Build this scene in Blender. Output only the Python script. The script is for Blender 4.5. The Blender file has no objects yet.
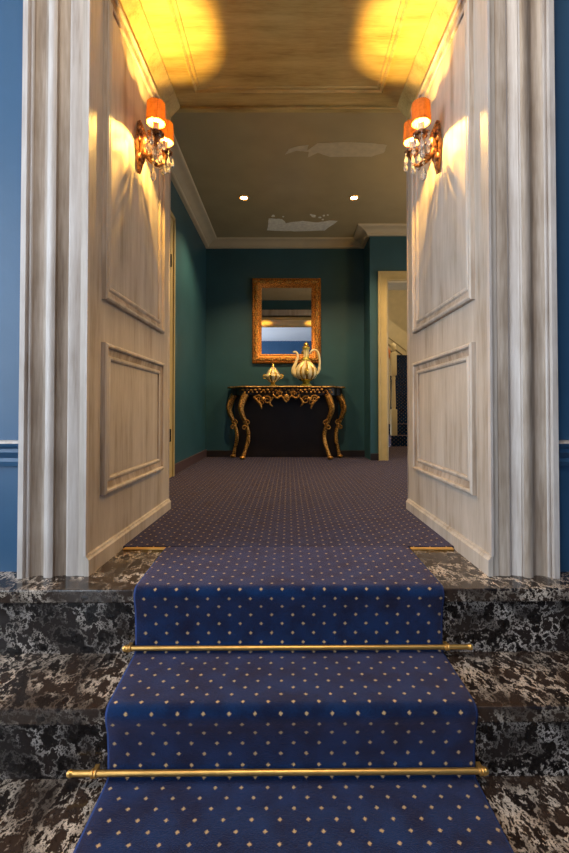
import bpy, bmesh, math, random
from mathutils import Vector, Matrix
random.seed(7)
PI = math.pi
S = bpy.context.scene
COL = S.collection

# ------------------------------------------------------------------ materials
def new_mat(name):
    m = bpy.data.materials.new(name); m.use_nodes = True
    nt = m.node_tree
    return m, nt, nt.nodes, nt.links, nt.nodes['Principled BSDF']

def simple(name, col, rough=.5, metal=0., bump=0., bscale=60., var=0., vscale=8., stretch=(1, 1, 1), spec=.5):
    m, nt, N, L, b = new_mat(name)
    b.inputs['Base Color'].default_value = (*col, 1)
    b.inputs['Roughness'].default_value = rough
    b.inputs['Metallic'].default_value = metal
    b.inputs['Specular IOR Level'].default_value = spec
    tc = N.new('ShaderNodeTexCoord'); mp = N.new('ShaderNodeMapping')
    mp.inputs['Scale'].default_value = stretch
    L.new(tc.outputs['Object'], mp.inputs['Vector'])
    if var > 0:
        n = N.new('ShaderNodeTexNoise'); n.inputs['Scale'].default_value = vscale; n.inputs['Detail'].default_value = 6
        L.new(mp.outputs[0], n.inputs['Vector'])
        r = N.new('ShaderNodeValToRGB')
        r.color_ramp.elements[0].position = .3; r.color_ramp.elements[1].position = .7
        r.color_ramp.elements[0].color = (*[c * (1 - var) for c in col], 1)
        r.color_ramp.elements[1].color = (*[min(1, c * (1 + var)) for c in col], 1)
        L.new(n.outputs['Fac'], r.inputs[0]); L.new(r.outputs[0], b.inputs['Base Color'])
    if bump > 0:
        n2 = N.new('ShaderNodeTexNoise'); n2.inputs['Scale'].default_value = bscale; n2.inputs['Detail'].default_value = 4
        L.new(mp.outputs[0], n2.inputs['Vector'])
        bp = N.new('ShaderNodeBump'); bp.inputs['Strength'].default_value = bump; bp.inputs['Distance'].default_value = .01
        L.new(n2.outputs['Fac'], bp.inputs['Height']); L.new(bp.outputs[0], b.inputs['Normal'])
    return m

def ramp(N, stops):
    r = N.new('ShaderNodeValToRGB')
    e = r.color_ramp.elements
    while len(e) < len(stops): e.new(.5)
    for k, (p, c) in enumerate(stops):
        e[k].position = p; e[k].color = (*c, 1)
    return r

def limed_oak(name, pale, mid, brown, off=0., bias=0., stretch=(1, 1, .07)):
    m, nt, N, L, b = new_mat(name)
    tc = N.new('ShaderNodeTexCoord'); mp = N.new('ShaderNodeMapping')
    mp.inputs['Scale'].default_value = stretch; mp.inputs['Location'].default_value = (off, off * .7, off)
    L.new(tc.outputs['Object'], mp.inputs['Vector'])
    n1 = N.new('ShaderNodeTexNoise'); n1.inputs['Scale'].default_value = 16; n1.inputs['Detail'].default_value = 7; n1.inputs['Roughness'].default_value = .62
    n2 = N.new('ShaderNodeTexNoise'); n2.inputs['Scale'].default_value = 140; n2.inputs['Detail'].default_value = 4
    n3 = N.new('ShaderNodeTexNoise'); n3.inputs['Scale'].default_value = 5; n3.inputs['Detail'].default_value = 5
    L.new(mp.outputs[0], n1.inputs['Vector']); L.new(mp.outputs[0], n2.inputs['Vector']); L.new(tc.outputs['Object'], n3.inputs['Vector'])
    a = N.new('ShaderNodeMath'); a.operation = 'MULTIPLY_ADD'; a.inputs[1].default_value = .35; L.new(n2.outputs['Fac'], a.inputs[0]); L.new(n1.outputs['Fac'], a.inputs[2])
    a2 = N.new('ShaderNodeMath'); a2.operation = 'MULTIPLY_ADD'; a2.inputs[1].default_value = .35; L.new(n3.outputs['Fac'], a2.inputs[0]); L.new(a.outputs[0], a2.inputs[2])
    r = ramp(N, [(.60 + bias, brown), (.80 + bias, mid), (1.0 + bias * .3, pale)])
    L.new(a2.outputs[0], r.inputs[0]); L.new(r.outputs[0], b.inputs['Base Color'])
    b.inputs['Roughness'].default_value = .48
    bp = N.new('ShaderNodeBump'); bp.inputs['Strength'].default_value = .12; bp.inputs['Distance'].default_value = .004
    L.new(n2.outputs['Fac'], bp.inputs['Height']); L.new(bp.outputs[0], b.inputs['Normal'])
    return m

def marble(name, loc=(0, 0, 0), rot=(.3, .5, .6), base=((.010, .007, .006), (.040, .024, .016)), thr=.578, dist=.08, vein=.030, white=(.66, .55, .44)):
    m, nt, N, L, b = new_mat(name)
    tc = N.new('ShaderNodeTexCoord'); mp = N.new('ShaderNodeMapping')
    mp.inputs['Rotation'].default_value = rot; mp.inputs['Scale'].default_value = (1.25, .8, 1.25); mp.inputs['Location'].default_value = loc
    L.new(tc.outputs['Object'], mp.inputs['Vector'])
    n1 = N.new('ShaderNodeTexNoise'); n1.inputs['Scale'].default_value = 14; n1.inputs['Detail'].default_value = 9; n1.inputs['Roughness'].default_value = .70; n1.inputs['Distortion'].default_value = dist
    n2 = N.new('ShaderNodeTexNoise'); n2.inputs['Scale'].default_value = 46; n2.inputs['Detail'].default_value = 8; n2.inputs['Roughness'].default_value = .72; n2.inputs['Distortion'].default_value = dist
    n3 = N.new('ShaderNodeTexNoise'); n3.inputs['Scale'].default_value = 9; n3.inputs['Detail'].default_value = 5
    for n in (n1, n2, n3): L.new(mp.outputs[0], n.inputs['Vector'])
    # thin veins where the noise crosses its middle
    s = N.new('ShaderNodeMath'); s.operation = 'SUBTRACT'; s.inputs[1].default_value = .5; L.new(n1.outputs['Fac'], s.inputs[0])
    ab = N.new('ShaderNodeMath'); ab.operation = 'ABSOLUTE'; L.new(s.outputs[0], ab.inputs[0])
    v = ramp(N, [(0, (1, 1, 1)), (vein * .4, (.7, .7, .7)), (vein, (0, 0, 0))]); L.new(ab.outputs[0], v.inputs[0])
    # splashes
    sp = ramp(N, [(thr, (0, 0, 0)), (thr + .025, (.75, .75, .75)), (thr + .10, (1, 1, 1))]); L.new(n2.outputs['Fac'], sp.inputs[0])
    dens = ramp(N, [(.40, (.10, .10, .10)), (.64, (1, 1, 1))]); L.new(n3.outputs['Fac'], dens.inputs[0])
    mx = N.new('ShaderNodeMix'); mx.data_type = 'FLOAT'; mx.clamp_factor = True
    mul = N.new('ShaderNodeMath'); mul.operation = 'MULTIPLY'; L.new(sp.outputs[0], mul.inputs[0]); L.new(dens.outputs[0], mul.inputs[1])
    mv = N.new('ShaderNodeMath'); mv.operation = 'MULTIPLY'; L.new(v.outputs[0], mv.inputs[0]); L.new(dens.outputs[0], mv.inputs[1])
    mm = N.new('ShaderNodeMath'); mm.operation = 'MAXIMUM'; L.new(mul.outputs[0], mm.inputs[0]); L.new(mv.outputs[0], mm.inputs[1])
    base = ramp(N, [(.35, base[0]), (.65, base[1])]); L.new(n1.outputs['Fac'], base.inputs[0])
    mc = N.new('ShaderNodeMix'); mc.data_type = 'RGBA'
    L.new(mm.outputs[0], mc.inputs[0]); L.new(base.outputs[0], mc.inputs[6]); mc.inputs[7].default_value = (*white, 1)
    L.new(mc.outputs[2], b.inputs['Base Color'])
    b.inputs['Roughness'].default_value = .16
    return m

PITCH, ROW = .0642, .0283
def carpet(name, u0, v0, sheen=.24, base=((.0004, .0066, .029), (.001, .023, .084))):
    m, nt, N, L, b = new_mat(name)
    uv = N.new('ShaderNodeUVMap'); uv.uv_map = 'UVMap'
    tc = N.new('ShaderNodeTexCoord')
    fz = N.new('ShaderNodeTexNoise'); fz.inputs['Scale'].default_value = 420; fz.inputs['Detail'].default_value = 2
    L.new(tc.outputs['Object'], fz.inputs['Vector'])
    def vm(op, a, bv):
        n = N.new('ShaderNodeVectorMath'); n.operation = op
        L.new(a, n.inputs[0])
        if isinstance(bv, tuple): n.inputs[1].default_value = bv
        elif bv is not None: L.new(bv, n.inputs[1])
        return n
    jit = vm('SUBTRACT', fz.outputs['Color'], (.5, .5, .5))
    jit2 = vm('MULTIPLY', jit.outputs[0], (.006, .006, 0))
    p = vm('ADD', uv.outputs[0], jit2.outputs[0])
    masks = []
    for ox, oy in ((0, 0), (-PITCH / 2, ROW)):
        a = vm('SUBTRACT', p.outputs[0], (u0 + ox - PITCH / 2, v0 + oy - ROW, 0))
        d = vm('DIVIDE', a.outputs[0], (PITCH, 2 * ROW, 1))
        fr = vm('FRACTION', d.outputs[0], None)
        c = vm('SUBTRACT', fr.outputs[0], (.5, .5, 0))
        s = vm('MULTIPLY', c.outputs[0], (PITCH, 2 * ROW, 0))
        ln0 = vm('LENGTH', s.outputs[0], None)
        sx = N.new('ShaderNodeSeparateXYZ'); L.new(s.outputs[0], sx.inputs[0])
        pr = N.new('ShaderNodeMath'); pr.operation = 'MULTIPLY'; L.new(sx.outputs[0], pr.inputs[0]); L.new(sx.outputs[1], pr.inputs[1])
        pa = N.new('ShaderNodeMath'); pa.operation = 'ABSOLUTE'; L.new(pr.outputs[0], pa.inputs[0])
        ln = N.new('ShaderNodeMath'); ln.operation = 'MULTIPLY_ADD'; ln.inputs[1].default_value = 190.; L.new(pa.outputs[0], ln.inputs[0]); L.new(ln0.outputs['Value'], ln.inputs[2])
        r = N.new('ShaderNodeMapRange'); r.interpolation_type = 'SMOOTHSTEP'
        r.inputs['From Min'].default_value = .0024; r.inputs['From Max'].default_value = .0074
        r.inputs['To Min'].default_value = 1; r.inputs['To Max'].default_value = 0
        L.new(ln.outputs[0], r.inputs['Value']); masks.append(r)
    mm = N.new('ShaderNodeMath'); mm.operation = 'MAXIMUM'; L.new(masks[0].outputs[0], mm.inputs[0]); L.new(masks[1].outputs[0], mm.inputs[1])
    n2 = N.new('ShaderNodeTexNoise'); n2.inputs['Scale'].default_value = 14; n2.inputs['Detail'].default_value = 6
    L.new(tc.outputs['Object'], n2.inputs['Vector'])
    ad = N.new('ShaderNodeMath'); ad.operation = 'MULTIPLY_ADD'; ad.inputs[1].default_value = .7; L.new(fz.outputs['Fac'], ad.inputs[0]); L.new(n2.outputs['Fac'], ad.inputs[2])
    blue = ramp(N, [(.62, base[0]), (1.1, base[1])]); L.new(ad.outputs[0], blue.inputs[0])
    mc = N.new('ShaderNodeMix'); mc.data_type = 'RGBA'
    L.new(mm.outputs[0], mc.inputs[0]); L.new(blue.outputs[0], mc.inputs[6]); mc.inputs[7].default_value = (.52, .34, .16, 1)
    L.new(mc.outputs[2], b.inputs['Base Color'])
    b.inputs['Roughness'].default_value = .95; b.inputs['Specular IOR Level'].default_value = .1
    b.inputs['Sheen Weight'].default_value = sheen; b.inputs['Sheen Roughness'].default_value = .5
    b.inputs['Sheen Tint'].default_value = (.95, .58, .58, 1)
    bp = N.new('ShaderNodeBump'); bp.inputs['Strength'].default_value = .6; bp.inputs['Distance'].default_value = .004
    L.new(fz.outputs['Fac'], bp.inputs['Height']); L.new(bp.outputs[0], b.inputs['Normal'])
    return m

def gilt(name, hi, lo, rough=.38, scale=70, bump=.5):
    m, nt, N, L, b = new_mat(name)
    tc = N.new('ShaderNodeTexCoord')
    n = N.new('ShaderNodeTexNoise'); n.inputs['Scale'].default_value = scale; n.inputs['Detail'].default_value = 4
    L.new(tc.outputs['Object'], n.inputs['Vector'])
    r = ramp(N, [(.38, lo), (.56, hi)]); L.new(n.outputs['Fac'], r.inputs[0]); L.new(r.outputs[0], b.inputs['Base Color'])
    b.inputs['Metallic'].default_value = .75; b.inputs['Roughness'].default_value = rough
    bp = N.new('ShaderNodeBump'); bp.inputs['Strength'].default_value = bump; bp.inputs['Distance'].default_value = .008
    L.new(n.outputs['Fac'], bp.inputs['Height']); L.new(bp.outputs[0], b.inputs['Normal'])
    return m

def emissive(name, col, strength):
    m, nt, N, L, b = new_mat(name)
    b.inputs['Base Color'].default_value = (*col, 1)
    b.inputs['Emission Color'].default_value = (*col, 1); b.inputs['Emission Strength'].default_value = strength
    return m

def shade_fabric(name):
    m, nt, N, L, b = new_mat(name)
    N.remove(b)
    out = N['Material Output']
    tc = N.new('ShaderNodeTexCoord'); n = N.new('ShaderNodeTexNoise'); n.inputs['Scale'].default_value = 60; L.new(tc.outputs['Object'], n.inputs['Vector'])
    r = ramp(N, [(.3, (.20, .075, .02)), (.7, (.36, .15, .045))]); L.new(n.outputs['Fac'], r.inputs[0])
    d = N.new('ShaderNodeBsdfDiffuse'); t = N.new('ShaderNodeBsdfTranslucent'); mx = N.new('ShaderNodeMixShader'); mx.inputs[0].default_value = .26
    L.new(r.outputs[0], d.inputs[0]); t.inputs[0].default_value = (.50, .27, .075, 1)
    L.new(d.outputs[0], mx.inputs[1]); L.new(t.outputs[0], mx.inputs[2]); L.new(mx.outputs[0], out.inputs[0])
    return m

def pane_glass(name, tint=(1, 1, 1), gl=.08):
    m, nt, N, L, b = new_mat(name)
    N.remove(b); out = N['Material Output']
    t = N.new('ShaderNodeBsdfTransparent'); t.inputs[0].default_value = (*tint, 1)
    g = N.new('ShaderNodeBsdfGlossy'); g.inputs['Roughness'].default_value = .02
    mx = N.new('ShaderNodeMixShader'); mx.inputs[0].default_value = gl
    L.new(t.outputs[0], mx.inputs[1]); L.new(g.outputs[0], mx.inputs[2]); L.new(mx.outputs[0], out.inputs[0])
    return m

def crystal(name):
    m, nt, N, L, b = new_mat(name)
    b.inputs['Base Color'].default_value = (1, .97, .9, 1)
    b.inputs['Transmission Weight'].default_value = .85; b.inputs['Roughness'].default_value = .03; b.inputs['IOR'].default_value = 1.6
    return m

OAK = limed_oak('limed_oak', (.60, .545, .50), (.45, .385, .335), (.25, .18, .125), bias=-.06)
OAK_BROWN = limed_oak('worn_shaded_oak', (.50, .415, .34), (.34, .265, .20), (.19, .13, .085), off=1.7, bias=.0)
OAK_PANEL = limed_oak('limed_oak_panel', (.53, .47, .41), (.42, .36, .30), (.27, .21, .15), off=3.1, bias=-.03)
OAK_CEIL = limed_oak('limed_ceiling', (.56, .43, .17), (.44, .32, .11), (.28, .18, .05), off=5.3, bias=-.02, stretch=(.12, 1, 1))
OAK_LEFT = OAK_PANEL
MARBLE = marble('brown_black_marble')
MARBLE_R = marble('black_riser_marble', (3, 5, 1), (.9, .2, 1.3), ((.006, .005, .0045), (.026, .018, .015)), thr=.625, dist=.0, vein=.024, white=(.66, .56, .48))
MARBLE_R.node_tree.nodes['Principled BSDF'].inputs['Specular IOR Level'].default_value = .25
CARPET = carpet('star_carpet', -.0193, -.0)
CARPET_ROOM = carpet('room_star_carpet_shaded', -.0193, -.0, .20, ((.0007, .0053, .021), (.002, .017, .057)))  # same carpet, darker base puts the room's shade into the colour
CARPET_EDGE = simple('carpet_binding', (.018, .045, .17), .95, bump=.5, bscale=300)
BLUE = simple('blue_wall_paint', (.026, .086, .172), .42, bump=.04, bscale=90, var=.08, vscale=3)
TEAL = simple('teal_wall_paint', (.022, .080, .106), .45, bump=.05, bscale=90, var=.12, vscale=3)
OCHRE = simple('ochre_trim_paint', (.50, .38, .17), .4, var=.08)
CREAM = simple('cream_paint', (.62, .54, .38), .45, var=.06)
IVORY = simple('ivory_plaster', (.58, .48, .32), .55, var=.05)
CEIL = simple('room_ceiling_paint', (.44, .345, .19), .22, var=.06, vscale=4)
PALE = simple('pale_ceiling_paint', (.86, .82, .80), .7)
PATCH = simple('pale_patch', (.88, .84, .74), .6, var=.15, vscale=30)
PATCH2 = simple('dull_patch', (.56, .47, .31), .4, var=.1, vscale=20)
DARKBASE = simple('dark_skirting', (.018, .012, .014), .4)
BRASS = simple('brass', (.84, .47, .13), .36, .9, bump=.03, bscale=40, var=.12, vscale=25)
BRASS_STRIP = simple('brass_strip', (.88, .50, .14), .4, .9)
BRONZE = gilt('aged_bronze', (.30, .13, .05), (.07, .025, .012), .35, 90)
GILT = gilt('gilded_wood', (.66, .34, .08), (.10, .035, .010), .38, 75)
GILT_FRAME = gilt('gilded_frame', (.74, .30, .06), (.20, .062, .012), .40, 85, .7)
GILT_EDGE = gilt('gilt_edge', (.55, .32, .10), (.22, .10, .03), .35, 40, .2)
EBONY = simple('dark_shade', (.012, .007, .006), .35, var=.3)
TABLETOP = simple('dark_marble_top', (.020, .012, .009), .15, var=.4, vscale=20)
MIRROR = simple('mirror_glass', (.90, .90, .92), .015, 1.)
PORCELAIN = simple('cream_porcelain', (.74, .62, .36), .22, var=.08, vscale=40)
GOLD = simple('bright_gold', (.86, .56, .13), .25, .9, bump=.2, bscale=120)
GOLDGREEN = simple('greenish_gold', (.50, .42, .08), .3, .7, bump=.2, bscale=120)
CANDLE = simple('candle_tube', (.85, .70, .42), .5)
SHADE = shade_fabric('pleated_shade')
BULB = emissive('bulb_glow', (1, .78, .38), 60)
LED = emissive('spot_lamp', (1, .62, .22), 40)
GLASS = pane_glass('window_pane')
CRYSTAL = crystal('cut_crystal')
IRON = simple('black_iron', (.01, .01, .01), .4, .6)
ORANGEWOOD = simple('polished_handrail', (.42, .15, .04), .3, var=.2, vscale=20)
WHITE = simple('white_window_paint', (.8, .8, .78), .4)
HALLFLOOR = MARBLE

# ------------------------------------------------------------------ mesh builder
def catmull(pts, n):
    P = [Vector(p) for p in pts]; out = []
    for i in range(len(P) - 1):
        p0 = P[max(i - 1, 0)]; p1 = P[i]; p2 = P[i + 1]; p3 = P[min(i + 2, len(P) - 1)]
        for k in range(n):
            t = k / n
            out.append(.5 * ((2 * p1) + (p2 - p0) * t + (2 * p0 - 5 * p1 + 4 * p2 - p3) * t * t + (3 * p1 - p0 - 3 * p2 + p3) * t ** 3))
    out.append(P[-1].copy()); return out

class MB:
    def __init__(self):
        self.bm = bmesh.new()
    def faces(self, vs, fs, mi=0):
        bv = [self.bm.verts.new(v) for v in vs]
        for f in fs:
            try:
                fc = self.bm.faces.new([bv[i] for i in f]); fc.material_index = mi
            except ValueError: pass
        return bv
    def box(self, x0, x1, y0, y1, z0, z1, mi=0, bev=0.):
        vs = [(x, y, z) for x in (x0, x1) for y in (y0, y1) for z in (z0, z1)]
        bv = self.faces(vs, [(0, 1, 3, 2), (4, 6, 7, 5), (0, 4, 5, 1), (2, 3, 7, 6), (0, 2, 6, 4), (1, 5, 7, 3)], mi)
        if bev > 0:
            es = list({e for v in bv for e in v.link_edges})
            bmesh.ops.bevel(self.bm, geom=es, offset=bev, segments=2, affect='EDGES', profile=.6)
        return self
    def tube(self, pts, rad, seg=10, cap=True, n=0, mi=0):
        if n:
            m = len(pts)
            if isinstance(rad, (list, tuple)):
                rr = []
                for i in range(m - 1):
                    for k in range(n): rr.append(rad[i] + (rad[i + 1] - rad[i]) * k / n)
                rr.append(rad[-1]); rad = rr
            pts = catmull(pts, n)
        P = [Vector(p) for p in pts]
        if not isinstance(rad, (list, tuple)): rad = [rad] * len(P)
        rings = []; up = None
        for i, p in enumerate(P):
            t = (P[min(i + 1, len(P) - 1)] - P[max(i - 1, 0)]).normalized()
            if up is None:
                up = Vector((0, 0, 1)) if abs(t.z) < .9 else Vector((1, 0, 0))
            s = t.cross(up)
            if s.length < 1e-5: s = t.cross(Vector((0, 1, 0)))
            s.normalize(); up = s.cross(t).normalized()
            rings.append([self.bm.verts.new(p + (s * math.cos(2 * PI * k / seg) + up * math.sin(2 * PI * k / seg)) * rad[i]) for k in range(seg)])
        for a, b in zip(rings, rings[1:]):
            for k in range(seg):
                f = self.bm.faces.new((a[k], a[(k + 1) % seg], b[(k + 1) % seg], b[k])); f.material_index = mi
        if cap:
            for r in (rings[0], rings[-1]):
                f = self.bm.faces.new(r); f.material_index = mi
        return self
    def lathe(self, prof, c=(0, 0, 0), seg=24, axis='z', lobes=0, depth=0., mi=0, mfun=None, cap=True, zr=None):
        rings = []
        for (r, h) in prof:
            ring = []
            for k in range(seg):
                a = 2 * PI * k / seg
                rr = r
                if lobes and (zr is None or zr[0] <= h <= zr[1]):
                    rr = r * (1 - depth + depth * abs(math.cos(lobes * a / 2)) ** .7)
                x, y = rr * math.cos(a), rr * math.sin(a)
                if axis == 'z': v = (c[0] + x, c[1] + y, c[2] + h)
                elif axis == 'x': v = (c[0] + h, c[1] + x, c[2] + y)
                else: v = (c[0] + x, c[1] + h, c[2] + y)
                ring.append(self.bm.verts.new(v))
            rings.append(ring)
        for i, (a, b) in enumerate(zip(rings, rings[1:])):
            for k in range(seg):
                f = self.bm.faces.new((a[k], a[(k + 1) % seg], b[(k + 1) % seg], b[k]))
                f.material_index = mfun(i, k) if mfun else mi
        if cap:
            for r in (rings[0], rings[-1]):
                f = self.bm.faces.new(r); f.material_index = mi
        return self
    def ball(self, c, rx, ry=None, rz=None, u=12, v=8, rot=None, mi=0):
        ry = ry or rx; rz = rz or rx
        M = Matrix.Translation(Vector(c)) @ (rot.to_4x4() if rot else Matrix.Identity(4)) @ Matrix.Diagonal((rx, ry, rz, 1))
        n0 = len(self.bm.faces)
        r = bmesh.ops.create_uvsphere(self.bm, u_segments=u, v_segments=v, radius=1, matrix=M)
        for vv in r['verts']:
            for f in vv.link_faces: f.material_index = mi
        return self
    def prism(self, poly, h0, h1, axis='y', mi=0):
        def mk(a, b, h):
            return (a, h, b) if axis == 'y' else ((h, a, b) if axis == 'x' else (a, b, h))
        n = len(poly)
        A = [self.bm.verts.new(mk(a, b, h0)) for a, b in poly]; B = [self.bm.verts.new(mk(a, b, h1)) for a, b in poly]
        for k in range(n):
            f = self.bm.faces.new((A[k], A[(k + 1) % n], B[(k + 1) % n], B[k])); f.material_index = mi
        for r in (A, B):
            f = self.bm.faces.new(r); f.material_index = mi
        return self
    def frame(self, corners, prof, place, mi=None):
        """closed mitred moulding: corners [(a,b,na,nb)] with inward mitre vector; prof [(inset, height)] ; place(a,b,h)->xyz"""
        rings = []
        for (a, b, na, nb) in corners:
            rings.append([self.bm.verts.new(place(a + na * i, b + nb * i, h)) for (i, h) in prof])
        n = len(rings)
        for k in range(n):
            r, q = rings[k], rings[(k + 1) % n]
            for j in range(len(prof) - 1):
                f = self.bm.faces.new((r[j], r[j + 1], q[j + 1], q[j])); f.material_index = mi[j] if mi else 0
        return self
    def extrude_profile(self, prof, path, mi=None, close=True, cap=True):
        """prof: list of functions? here path: list of callables mapping (u,v)->xyz"""
        rings = [[self.bm.verts.new(fn(u, v)) for (u, v) in prof] for fn in path]
        n = len(prof)
        for r, q in zip(rings, rings[1:]):
            for j in range(n if close else n - 1):
                f = self.bm.faces.new((r[j], r[(j + 1) % n], q[(j + 1) % n], q[j]))
                if mi: f.material_index = mi[j % len(mi)]
        if cap and close:
            for r in (rings[0], rings[-1]): self.bm.faces.new(r)
        return self
    def build(self, name, mats, parent=None, smooth=False, angle=40, skew=0.):
        bmesh.ops.recalc_face_normals(self.bm, faces=self.bm.faces)
        if skew:
            for v in self.bm.verts: v.co.y += skew * v.co.x
        me = bpy.data.meshes.new(name); self.bm.to_mesh(me); self.bm.free()
        for m in (mats if isinstance(mats, (list, tuple)) else [mats]): me.materials.append(m)
        if smooth:
            me.polygons.foreach_set('use_smooth', [True] * len(me.polygons))
            try: me.set_sharp_from_angle(angle=math.radians(angle))
            except Exception: pass
        o = bpy.data.objects.new(name, me); COL.objects.link(o)
        if parent: o.parent = parent
        return o

def rect_corners(a0, a1, b0, b1):
    return [(a0, b0, 1, 1), (a1, b0, -1, 1), (a1, b1, -1, -1), (a0, b1, 1, -1)]

def empty(name, loc=(0, 0, 0), rz=0.):
    o = bpy.data.objects.new(name, None); COL.objects.link(o); o.location = loc; o.rotation_euler = (0, 0, rz)
    o.empty_display_size = .05
    return o
def tag(o, label, cat, group=None, kind=None):
    o['label'] = label; o['category'] = cat
    if group: o['group'] = group
    if kind: o['kind'] = kind
    return o
def struct(o, label, cat):
    return tag(o, label, cat, kind='structure')
def copy_tree(o, parent=None):
    c = o.copy(); COL.objects.link(c)
    if parent: c.parent = parent
    for ch in list(o.children): copy_tree(ch, c)
    return c

# ------------------------------------------------------------------ dimensions (metres; landing floor is z = 0)
EYE = .544
RW = .66                     # half width of the doorway reveal
YF, YB = 1.46, 2.40          # reveal front / back
YW = 1.50                    # blue hall wall face
ZC = 2.225                    # reveal ceiling
XL, XR = -.97, 2.30          # room
YBACK = 5.15; YDOOR = 4.78; XJOG = .888
ZR = 2.53                    # room ceiling
Z1, Z2, Z3 = -.202, -.390, -.580
HX, HY, HZ = 2.6, -5.0, 2.98  # hall
SK = .008

# ------------------------------------------------------------------ hall shell (camera stands here)
T = .12
m = MB(); m.box(-HX - T, HX + T, HY - T, .91, Z3 - .1, Z3)
struct(m.build('floor_hall', HALLFLOOR), 'dark marble floor of the hall at the foot of the steps', 'floor')
m = MB(); m.box(-HX - T, HX + T, HY - T, YB, HZ, HZ + .1)
struct(m.build('ceiling_hall', PALE), 'pale plaster ceiling of the blue hall', 'ceiling')
m = MB(); m.box(-HX - T, HX + T, HY - T, HY, Z3, HZ)
struct(m.build('wall_back', BLUE), 'blue painted wall behind the viewer', 'wall')
m = MB(); m.box(HX, HX + T, HY, YW, Z3, HZ)
struct(m.build('wall_right', BLUE), 'blue painted right wall of the hall', 'wall')
# left wall with window opening
WY0, WY1, WZ0, WZ1 = -2.2, .9, .25, 2.65
m = MB()
UY0, UY1 = -4.7, -2.75
m.box(-HX - T, -HX, HY, UY0, Z3, HZ); m.box(-HX - T, -HX, UY1, WY0, Z3, HZ); m.box(-HX - T, -HX, UY0, UY1, Z3, WZ0); m.box(-HX - T, -HX, UY0, UY1, WZ1, HZ); m.box(-HX - T, -HX, WY1, YW, Z3, HZ)
m.box(-HX - T, -HX, WY0, WY1, Z3, WZ0); m.box(-HX - T, -HX, WY0, WY1, WZ1, HZ)
struct(m.build('wall_left', BLUE), 'blue painted left wall of the hall with the tall window', 'wall')
for nm, a, b_, lab in (('window_1', WY0, WY1, 'tall white framed window of the hall nearest the steps'), ('fill_window_hall', UY0, UY1, 'tall white framed window added unseen at the rear of the hall for light')):  # rear window is added to brighten the back wall and ceiling
    wn = struct(empty(nm, (-HX, (a + b_) / 2, WZ0)), lab, 'window')
    m = MB(); hw = (b_ - a) / 2; hh = WZ1 - WZ0
    for y in (-hw, -hw / 3, hw / 3, hw): m.box(-.09, -.03, max(-hw, y - .03), min(hw, y + .03), 0, hh)
    for z in (0, .8, 1.6, hh): m.box(-.085, -.035, -hw, hw, max(0, z - .02), min(hh, z + .02))
    m.build('window_frame', WHITE, wn)
    m = MB(); m.box(-.062, -.058, -hw, hw, 0, hh); m.build('pane', GLASS, wn)

# front wall of the hall around the doorway, solid to the room side
m = MB()
m.box(-HX - T, -RW - .04, YW, YB, Z3, HZ); struct(m.build('wall_front_left', BLUE), 'blue hall wall left of the panelled doorway', 'wall')
m = MB(); m.box(RW + .04, HX + T, YW, YB, Z3, HZ); struct(m.build('wall_front_right', BLUE), 'dark blue hall wall right of the panelled doorway', 'wall')
m = MB(); m.box(-RW - .04, RW + .04, YW, YB, ZC + .03, HZ); struct(m.build('wall_front_over_door', BLUE), 'blue hall wall above the doorway', 'wall')
# room side skin of that wall in teal
m = MB(); m.box(XL - .1, -RW - .02, YB, YB + .015, 0, ZR); m.box(RW + .02, XR + .1, YB, YB + .015, 0, ZR); m.box(-RW - .02, RW + .02, YB, YB + .015, ZC + .03, ZR)
struct(m.build('wall_room_front', TEAL), 'dark teal room wall around the back of the doorway', 'wall')

# chair rails on the blue walls
def chair_rail(name, x0, x1, label):
    prof = [(0, -.078), (.010, -.078), (.014, -.062), (.010, -.05), (.022, -.03), (.018, -.018), (.030, -.010), (.034, 0.), (.030, .008), (0, .010)]
    m = MB(); m.extrude_profile(prof, [lambda u, v, x=x: (x, YW - u, .435 + v) for x in (x0, x1)], [0, 0, 0, 0, 0, 0, 0, 1, 1, 0])  # paler material on the top lip paints in its highlight
    struct(m.build(name, [BLUE, OAK], smooth=True, angle=30), label, 'chair rail')
chair_rail('trim_1', -HX, -.878, 'blue moulded chair rail on the wall left of the doorway')
chair_rail('trim_2', .872, HX, 'blue moulded chair rail on the wall right of the doorway')

# casings of the doorway, reeded limed oak
CW = .208
CPROF = [(0, 0), (0, .058), (.003, .063), (.020, .063), (.022, .058), (.0225, .050), (.027, .053), (.032, .053), (.035, .049), (.037, .044), (.050, .036), (.064, .034), (.076, .039), (.080, .046),
         (.083, .052), (.090, .0555), (.098, .057), (.106, .0555), (.112, .051), (.1125, .042), (.116, .043), (.119, .040), (.148, .031), (.1495, .038), (.154, .041), (.164, .041), (.190, .036), (.202, .030), (.204, .024), (CW, .022), (CW, 0)]
def cmi(sgn):  # brown strips paint in the shade on the reeds, chosen per side
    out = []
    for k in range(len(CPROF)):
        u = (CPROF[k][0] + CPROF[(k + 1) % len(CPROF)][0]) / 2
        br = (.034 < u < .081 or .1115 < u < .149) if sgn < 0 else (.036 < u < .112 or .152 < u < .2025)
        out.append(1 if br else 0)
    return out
def casing(name, sgn, label, back=False):
    xi = .676 if not back else .655
    yf = YW if not back else YB + .015
    d = -1 if not back else 1
    sc = 1 if not back else .35
    wsc = 1 if not back else .6
    fn = lambda z: (lambda u, v: (sgn * (xi + (CW - u) * wsc), yf + d * v * sc, z))
    m = MB(); m.extrude_profile(CPROF, [fn(0.), fn(ZC + .2 * wsc)], cmi(sgn))
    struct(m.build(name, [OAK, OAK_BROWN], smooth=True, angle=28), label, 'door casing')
casing('trim_3', -1, 'reeded limed oak door casing on the left of the doorway')
casing('trim_4', 1, 'reeded limed oak door casing on the right of the doorway')
m = MB()
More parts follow.
